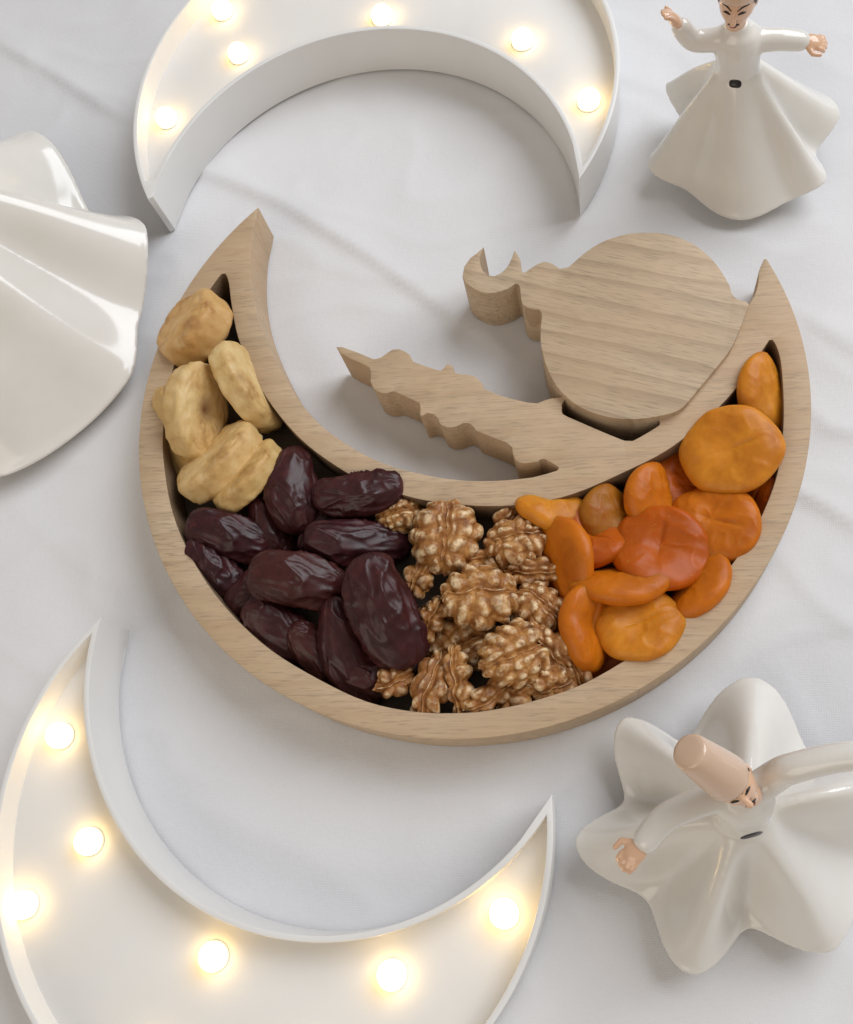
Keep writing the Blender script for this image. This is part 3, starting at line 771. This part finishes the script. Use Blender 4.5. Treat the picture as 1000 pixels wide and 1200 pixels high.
def skirt_data(c, hem, waist, rw, power=1.25, seg=220, rows=46, lift=.55, thick=.004):
    """hem: list of (x, y, z) of lobes and troughs round the hem; closed thick shell"""
    ang = [math.atan2(h[1]-c[1], h[0]-c[0]) for h in hem]
    rad = [math.hypot(h[0]-c[0], h[1]-c[1]) for h in hem]; zz = [h[2] for h in hem]
    V = []; Fc = []
    rings = []
    for i in range(rows+1):
        t = i/rows; rings.append((t, 0))
    for k in range(1, 7): rings.append((1.0, k/6*math.pi))     # rounded lip
    for i in range(1, 13): rings.append((1-i/12*.97, -1))          # inside
    tr = [sum(rad)/len(rad)]
    RR = [periodic(ang, rad, 2*math.pi*k/seg-math.pi) for k in range(seg)]; ZZ = [periodic(ang, zz, 2*math.pi*k/seg-math.pi) for k in range(seg)]
    for t, lip in rings:
        for k in range(seg):
            th = 2*math.pi*k/seg-math.pi
            R = RR[k]; Z = ZZ[k]
            Rm = tr[0]
            w = t**1.15
            g = t**.92
            r = rw+(Rm-rw)*g+(R-Rm)*(t**1.15)
            z = waist[2]+(Z-waist[2])*(1-(1-t)**power)+(R-Rm)*lift*math.sin(math.pi*min(1, t*1.05))
            cx = waist[0]+(c[0]-waist[0])*t; cy = waist[1]+(c[1]-waist[1])*t
            if lip > 0:
                r += -thick/2*(1-math.cos(lip)); z += -thick/2*math.sin(lip)
            if lip == -1:
                r = max(.0008, r-thick*(.4+.6*t)); z -= thick*.8*(1-t)+.0006
            V.append((cx+r*math.cos(th), cy+r*math.sin(th), z))
    m = len(rings)
    for i in range(m-1):
        for k in range(seg):
            Fc.append((i*seg+k, (i+1)*seg+k, (i+1)*seg+(k+1) % seg, i*seg+(k+1) % seg))
    Fc.append(tuple(range(seg))); Fc.append(tuple((m-1)*seg+k for k in range(seg))[::-1])
    return V, Fc

def lathe_path(centers, radii, seg=32):
    V = []; Fc = []
    for (cx, cy, cz), (rx, ry) in zip(centers, radii):
        for k in range(seg):
            th = 2*math.pi*k/seg
            V.append((cx+rx*math.cos(th), cy+ry*math.sin(th), cz))
    m = len(centers)
    for i in range(m-1):
        for k in range(seg):
            Fc.append((i*seg+k, i*seg+(k+1) % seg, (i+1)*seg+(k+1) % seg, (i+1)*seg+k))
    Fc.append(tuple(range(seg))[::-1]); Fc.append(tuple((m-1)*seg+k for k in range(seg)))
    return V, Fc

def rot_frame(up, face):
    up = up.normalized(); f = (face-up*face.dot(up)).normalized(); x = f.cross(up)*-1
    # local axes: x right of the viewer facing it, -y = face, z = up
    x = up.cross(f)
    return x, -f, up

def hand_data(wrist, direction, palm_n, s):
    """palm with four bent fingers and a thumb"""
    d = direction.normalized(); n = (palm_n-d*palm_n.dot(d)).normalized(); side = d.cross(n)
    parts = [blob_data(wrist+d*.0042*s, (d*.0050*s, side*.0042*s, n*.0025*s), 8, 12)]
    for k, (o, L) in enumerate(((-.0031, .0042), (-.0011, .0052), (.0010, .0049), (.0030, .0038))):
        b = wrist+d*.0074*s+side*o*s
        parts.append(tube_data([b, b+d*L*.5*s-n*.0004*s, b+d*L*.85*s-n*.0018*s], [.00125*s, .00120*s, .0010*s], 8))
    b = wrist+d*.0030*s+side*.0036*s
    parts.append(tube_data([b, b+(d*.6+side*.8)*.0030*s, b+(d*.95+side*.45)*.0055*s], [.0014*s, .0013*s, .0011*s], 8))
    V, Fc = merge(*parts)
    return V, Fc

def dervish(name, label, c, hem, waist, rw, neck, sh_l, sh_r, arm_l, arm_r, ra, head, hup, hface, hr, hat_len, s, vox, rt, mark=None, lift=.6, hat0=.44):
    base = Vector((c[0], c[1], 0)); sh = Matrix.Translation(-base)
    root = empty(name, base); tag(root, label, 'figurine', 'ceramic dancer figurines')
    W, Nk = Vector(waist), Vector(neck)
    def L(a, b, t): return a+(b-a)*t
    shy = rt
    cent = [L(W, Nk, t) for t in (-.12, 0, .25, .5, .72, .86, .95, 1.08)]
    wid = [rw*1.05, rw*.98, rw*1.0, rw*1.08, rw*1.12, rw*.92, rw*.62, rw*.45]
    dep = [rw*1.0, rw*.92, rw*.92, rw*.95, rw*.92, rw*.78, rw*.55, rw*.45]
    parts = [skirt_data(c, hem, waist, rw*1.04, thick=.0034*s, lift=lift), lathe_path(cent, list(zip(wid, dep)))]
    for A in (arm_l, arm_r):
        path = catmull([tuple(p) for p in A], 6, False); n = len(path)
        parts.append(tube_data(path, [ra*(1.12-.22*i/(n-1)) for i in range(n)], 18))
    V, Fc = merge(*parts)
    me = baked(from_data('b', V, Fc), [('REMESH', dict(mode='VOXEL', voxel_size=vox)), ('SMOOTH', dict(factor=.5, iterations=14))], 'body')
    me.transform(sh); body = link('body', me, M['ceramic'], root)
    body['label'] = 'white glazed robe with wide swirling skirt'
    # hands
    for A, pn in ((arm_l, Vector((0, .2, 1))), (arm_r, Vector((0, -.2, 1)))):
        a, b = Vector(A[-2]), Vector(A[-1])
        V, Fc = hand_data(b+(b-a).normalized()*ra*.25, b-a, pn, s*.95)
        me = baked(from_data('h', V, Fc), [('REMESH', dict(mode='VOXEL', voxel_size=.00042*s)), ('SMOOTH', dict(factor=.5, iterations=10))], 'hand')
        me.transform(sh); link('hand', me, M['skin'], root)
    # head
    x, y, z = rot_frame(Vector(hup), Vector(hface)); H = Vector(head)
    def hp(a, b, cc): return H+x*(a*hr)+y*(b*hr)+z*(cc*hr)
    parts = [blob_data(H, (x*hr*.86, y*hr*.95, z*hr*1.12), 16, 24), blob_data(hp(0, -.40, -.62), (x*hr*.50, y*hr*.52, z*hr*.55), 10, 14),
             tube_data([hp(0, -.86, .18), hp(0, -1.04, -.10), hp(0, -1.12, -.24)], [hr*.10, hr*.14, hr*.17], 10),
             tube_data([H-z*hr*.5, H-z*hr*1.35], [hr*.48, hr*.52], 14)]
    for sx in (-1, 1): parts.append(blob_data(hp(sx*.84, .12, -.05), (x*hr*.12, y*hr*.22, z*hr*.30), 8, 10))
    V, Fc = merge(*parts)
    me = baked(from_data('hd', V, Fc), [('REMESH', dict(mode='VOXEL', voxel_size=hr*.055)), ('SMOOTH', dict(factor=.5, iterations=4))], 'head')
    me.transform(sh); hd = link('head', me, M['skin'], root)
    hd.name = 'head'
    bpy.context.view_layer.update()
    dg = bpy.context.evaluated_depsgraph_get(); ev = hd.evaluated_get(dg)
    def onface(a, cc):
        """point on the face at across a, up cc"""
        o = hp(a, -2.2, cc)-base
        ok, loc, nor, _ = ev.ray_cast(o, y)
        return (loc+base+nor*hr*.012) if ok else hp(a, -.9, cc)
    def stroke(nm, pts, r, mat):
        P = [onface(*p) for p in catmull(pts, 4, False)] if len(pts) > 2 else [onface(*p) for p in pts]
        n = len(P)
        V, Fc = tube_data(P, [r*hr*(.45+.55*math.sin(math.pi*(i+.6)/(n+.2))) for i in range(n)], 8)
        me = from_data(nm, V, Fc); me.transform(sh); return link(nm, me, mat, hd)
    for sx in (-1, 1):
        stroke('eyebrow', [(sx*.14, .30), (sx*.36, .44), (sx*.60, .42)], .036, M['ink'])
        stroke('eye', [(sx*.20, .12), (sx*.34, .17), (sx*.48, .13)], .062, M['ink'])
        V, Fc = tube_data([hp(sx*.74, -.30, .50), hp(sx*.82, -.18, .36), hp(sx*.84, -.12, .16), hp(sx*.83, -.12, .02)], [hr*.10, hr*.11, hr*.09, hr*.04], 8)
        me = from_data('hair', V, Fc); me.transform(sh); link('hair', me, M['ink'], hd)
    stroke('mouth', [(-.24, -.60), (0, -.54), (.24, -.60)], .060, M['ink'])
    stroke('lip', [(-.14, -.70), (0, -.72), (.14, -.70)], .045, M['lip'])
    # tall felt hat
    h0 = H+z*hr*hat0
    path = [h0+z*(hat_len*t) for t in (0, .1, .3, .55, .8, .94, 1.0)]
    rad = [hr*v for v in (.98, 1.0, .97, .90, .82, .78, .66)]
    seg = 32; V = []; Fc = []
    for p, r in zip(path, rad):
        for k in range(seg):
            th = 2*math.pi*k/seg; V.append(p+x*r*math.cos(th)+y*r*math.sin(th))
    m = len(path)
    for i in range(m-1):
        for k in range(seg): Fc.append((i*seg+k, i*seg+(k+1) % seg, (i+1)*seg+(k+1) % seg, (i+1)*seg+k))
    Fc.append(tuple(range(seg))[::-1]); Fc.append(tuple((m-1)*seg+k for k in range(seg)))
    me = baked(from_data('hat', V, Fc), [('SUBSURF', dict(levels=2, render_levels=2))], 'hat'); me.transform(sh); link('hat', me, M['hat'], root)
    if mark is not None:
        # painted belt buckle on the robe
        dg = bpy.context.evaluated_depsgraph_get(); ev = body.evaluated_get(dg)
        px, py, mw, mh, rotd = mark
        eye = Vector((0, 0, HC)); V = []; Fc = []; rows = 10; seg = 24; cr, sr = math.cos(math.radians(rotd)), math.sin(math.radians(rotd))
        for i in range(rows+1):
            for k in range(seg):
                th = 2*math.pi*k/seg; q = i/rows
                a = math.copysign(abs(math.cos(th))**.7, math.cos(th))*mw*q; b = math.copysign(abs(math.sin(th))**.7, math.sin(th))*mh*q
                d = (at(px+a*cr-b*sr, py+a*sr+b*cr, 0)-eye).normalized()
                ok, loc, nor, _ = ev.ray_cast(eye-base, d)
                V.append(loc+nor*(.0005*s*(1-q**4)-.00003))
        for i in range(rows):
            for k in range(seg): Fc.append((i*seg+k, i*seg+(k+1) % seg, (i+1)*seg+(k+1) % seg, (i+1)*seg+k))
        link('belt_buckle', from_data('belt_buckle', V, Fc), M['ink'], root)
    return root

# upper right figurine
yc = .346
c1 = (.068, yc)
hem1 = [tuple(at(*p)) for p in [(760, 197, .012), (806, 224, .007), (868, 258, .005), (925, 236, .008), (968, 214, .014), (958, 178, .012), (986, 131, .020), (940, 96, .012), (890, 84, .014), (830, 120, .010), (780, 96, .022), (800, 146, .012)]]
hem1 = [(p[0], p[1], p[2]) for p in hem1]
dervish('dancer_figurine', 'small white ceramic whirling dancer figurine facing the viewer, above the tray\'s right tip', c1, hem1,
        (.0590, yc, .058), .0098, (.0560, yc, .0835), None, None,
        [(.0540, yc, .0765), (.0450, yc, .0760), tuple(at_y(812, 46, yc)), tuple(at_y(799, 32, yc))],
        [(.0590, yc, .0750), (.0680, yc, .0735), tuple(at_y(915, 46, yc)), tuple(at_y(938, 48, yc))],
        .0050, (.0542, yc-.001, .0975), (-.06, -.05, 1), (-.22, -1, -.05), .0088, .030, 1.0, .0008, .010,
        mark=(862, 98, 7.5, 5, 5))

# lower right figurine, seen from above
c2 = (.0450, .0165)
hem2 = [tuple(at(*p)) for p in [(728, 842, .018), (802, 868, .009), (888, 793, .020), (950, 880, .009), (1085, 905, .020), (1010, 1012, .009), (982, 1113, .016), (878, 1090, .008), (806, 1143, .014), (756, 1056, .008), (673, 990, .016), (730, 938, .009)]]
dervish('dancer_figurine', 'white ceramic whirling dancer figurine seen from above beside the lower crescent lamp', c2, hem2,
        (.0470, .0190, .056), .0098, (.0450, .0250, .0790), None, None,
        [(.0430, .0235, .0720), (.0350, .0225, .0735), tuple(at(782, 958, .0745)), tuple(at(757, 985, .0735))],
        [(.0480, .0245, .0740), (.0550, .0300, .0790), tuple(at(930, 900, .0880)), tuple(at(1000, 886, .0950)), (.0930, .0340, .0980)],
        .0051, (.0405, .0270, .0890), (-.62, .30, .80), (.60, -.68, .0), .0080, .025, 1.0, .0008, .010,
        mark=(881, 979, 14, 2.2, -16), lift=.75, hat0=.20)

# big figurine cut off by the left edge
c3 = (-.3370, .2700)
hem3 = [tuple(at(*p)) for p in [(42, 153, .034), (108, 250, .012), (173, 272, .030), (164, 372, .014), (150, 446, .012), (100, 500, .010), (10, 556, .012)]]
hem3 += [(-.345, .172, .010), (-.400, .175, .022), (-.415, .220, .010), (-.446, .255, .024), (-.420, .300, .012), (-.420, .350, .028), (-.372, .345, .014)]
w3 = (-.3400, .2740, .112)
dervish('dancer_figurine', 'big glossy white ceramic dancer figurine whose skirt enters at the left edge', c3, hem3,
        w3, .0190, (-.3480, .2760, .166), None, None,
        [(-.3500, .2820, .150), (-.3620, .3050, .152), (-.385, .345, .160), (-.405, .375, .180)],
        [(-.3500, .2700, .150), (-.3600, .2500, .152), (-.385, .215, .158), (-.405, .185, .150)],
        .0100, (-.352, .277, .190), (-.1, .05, 1), (-1, -.2, 0), .0165, .055, 1.9, .0010, .019, lift=.9)
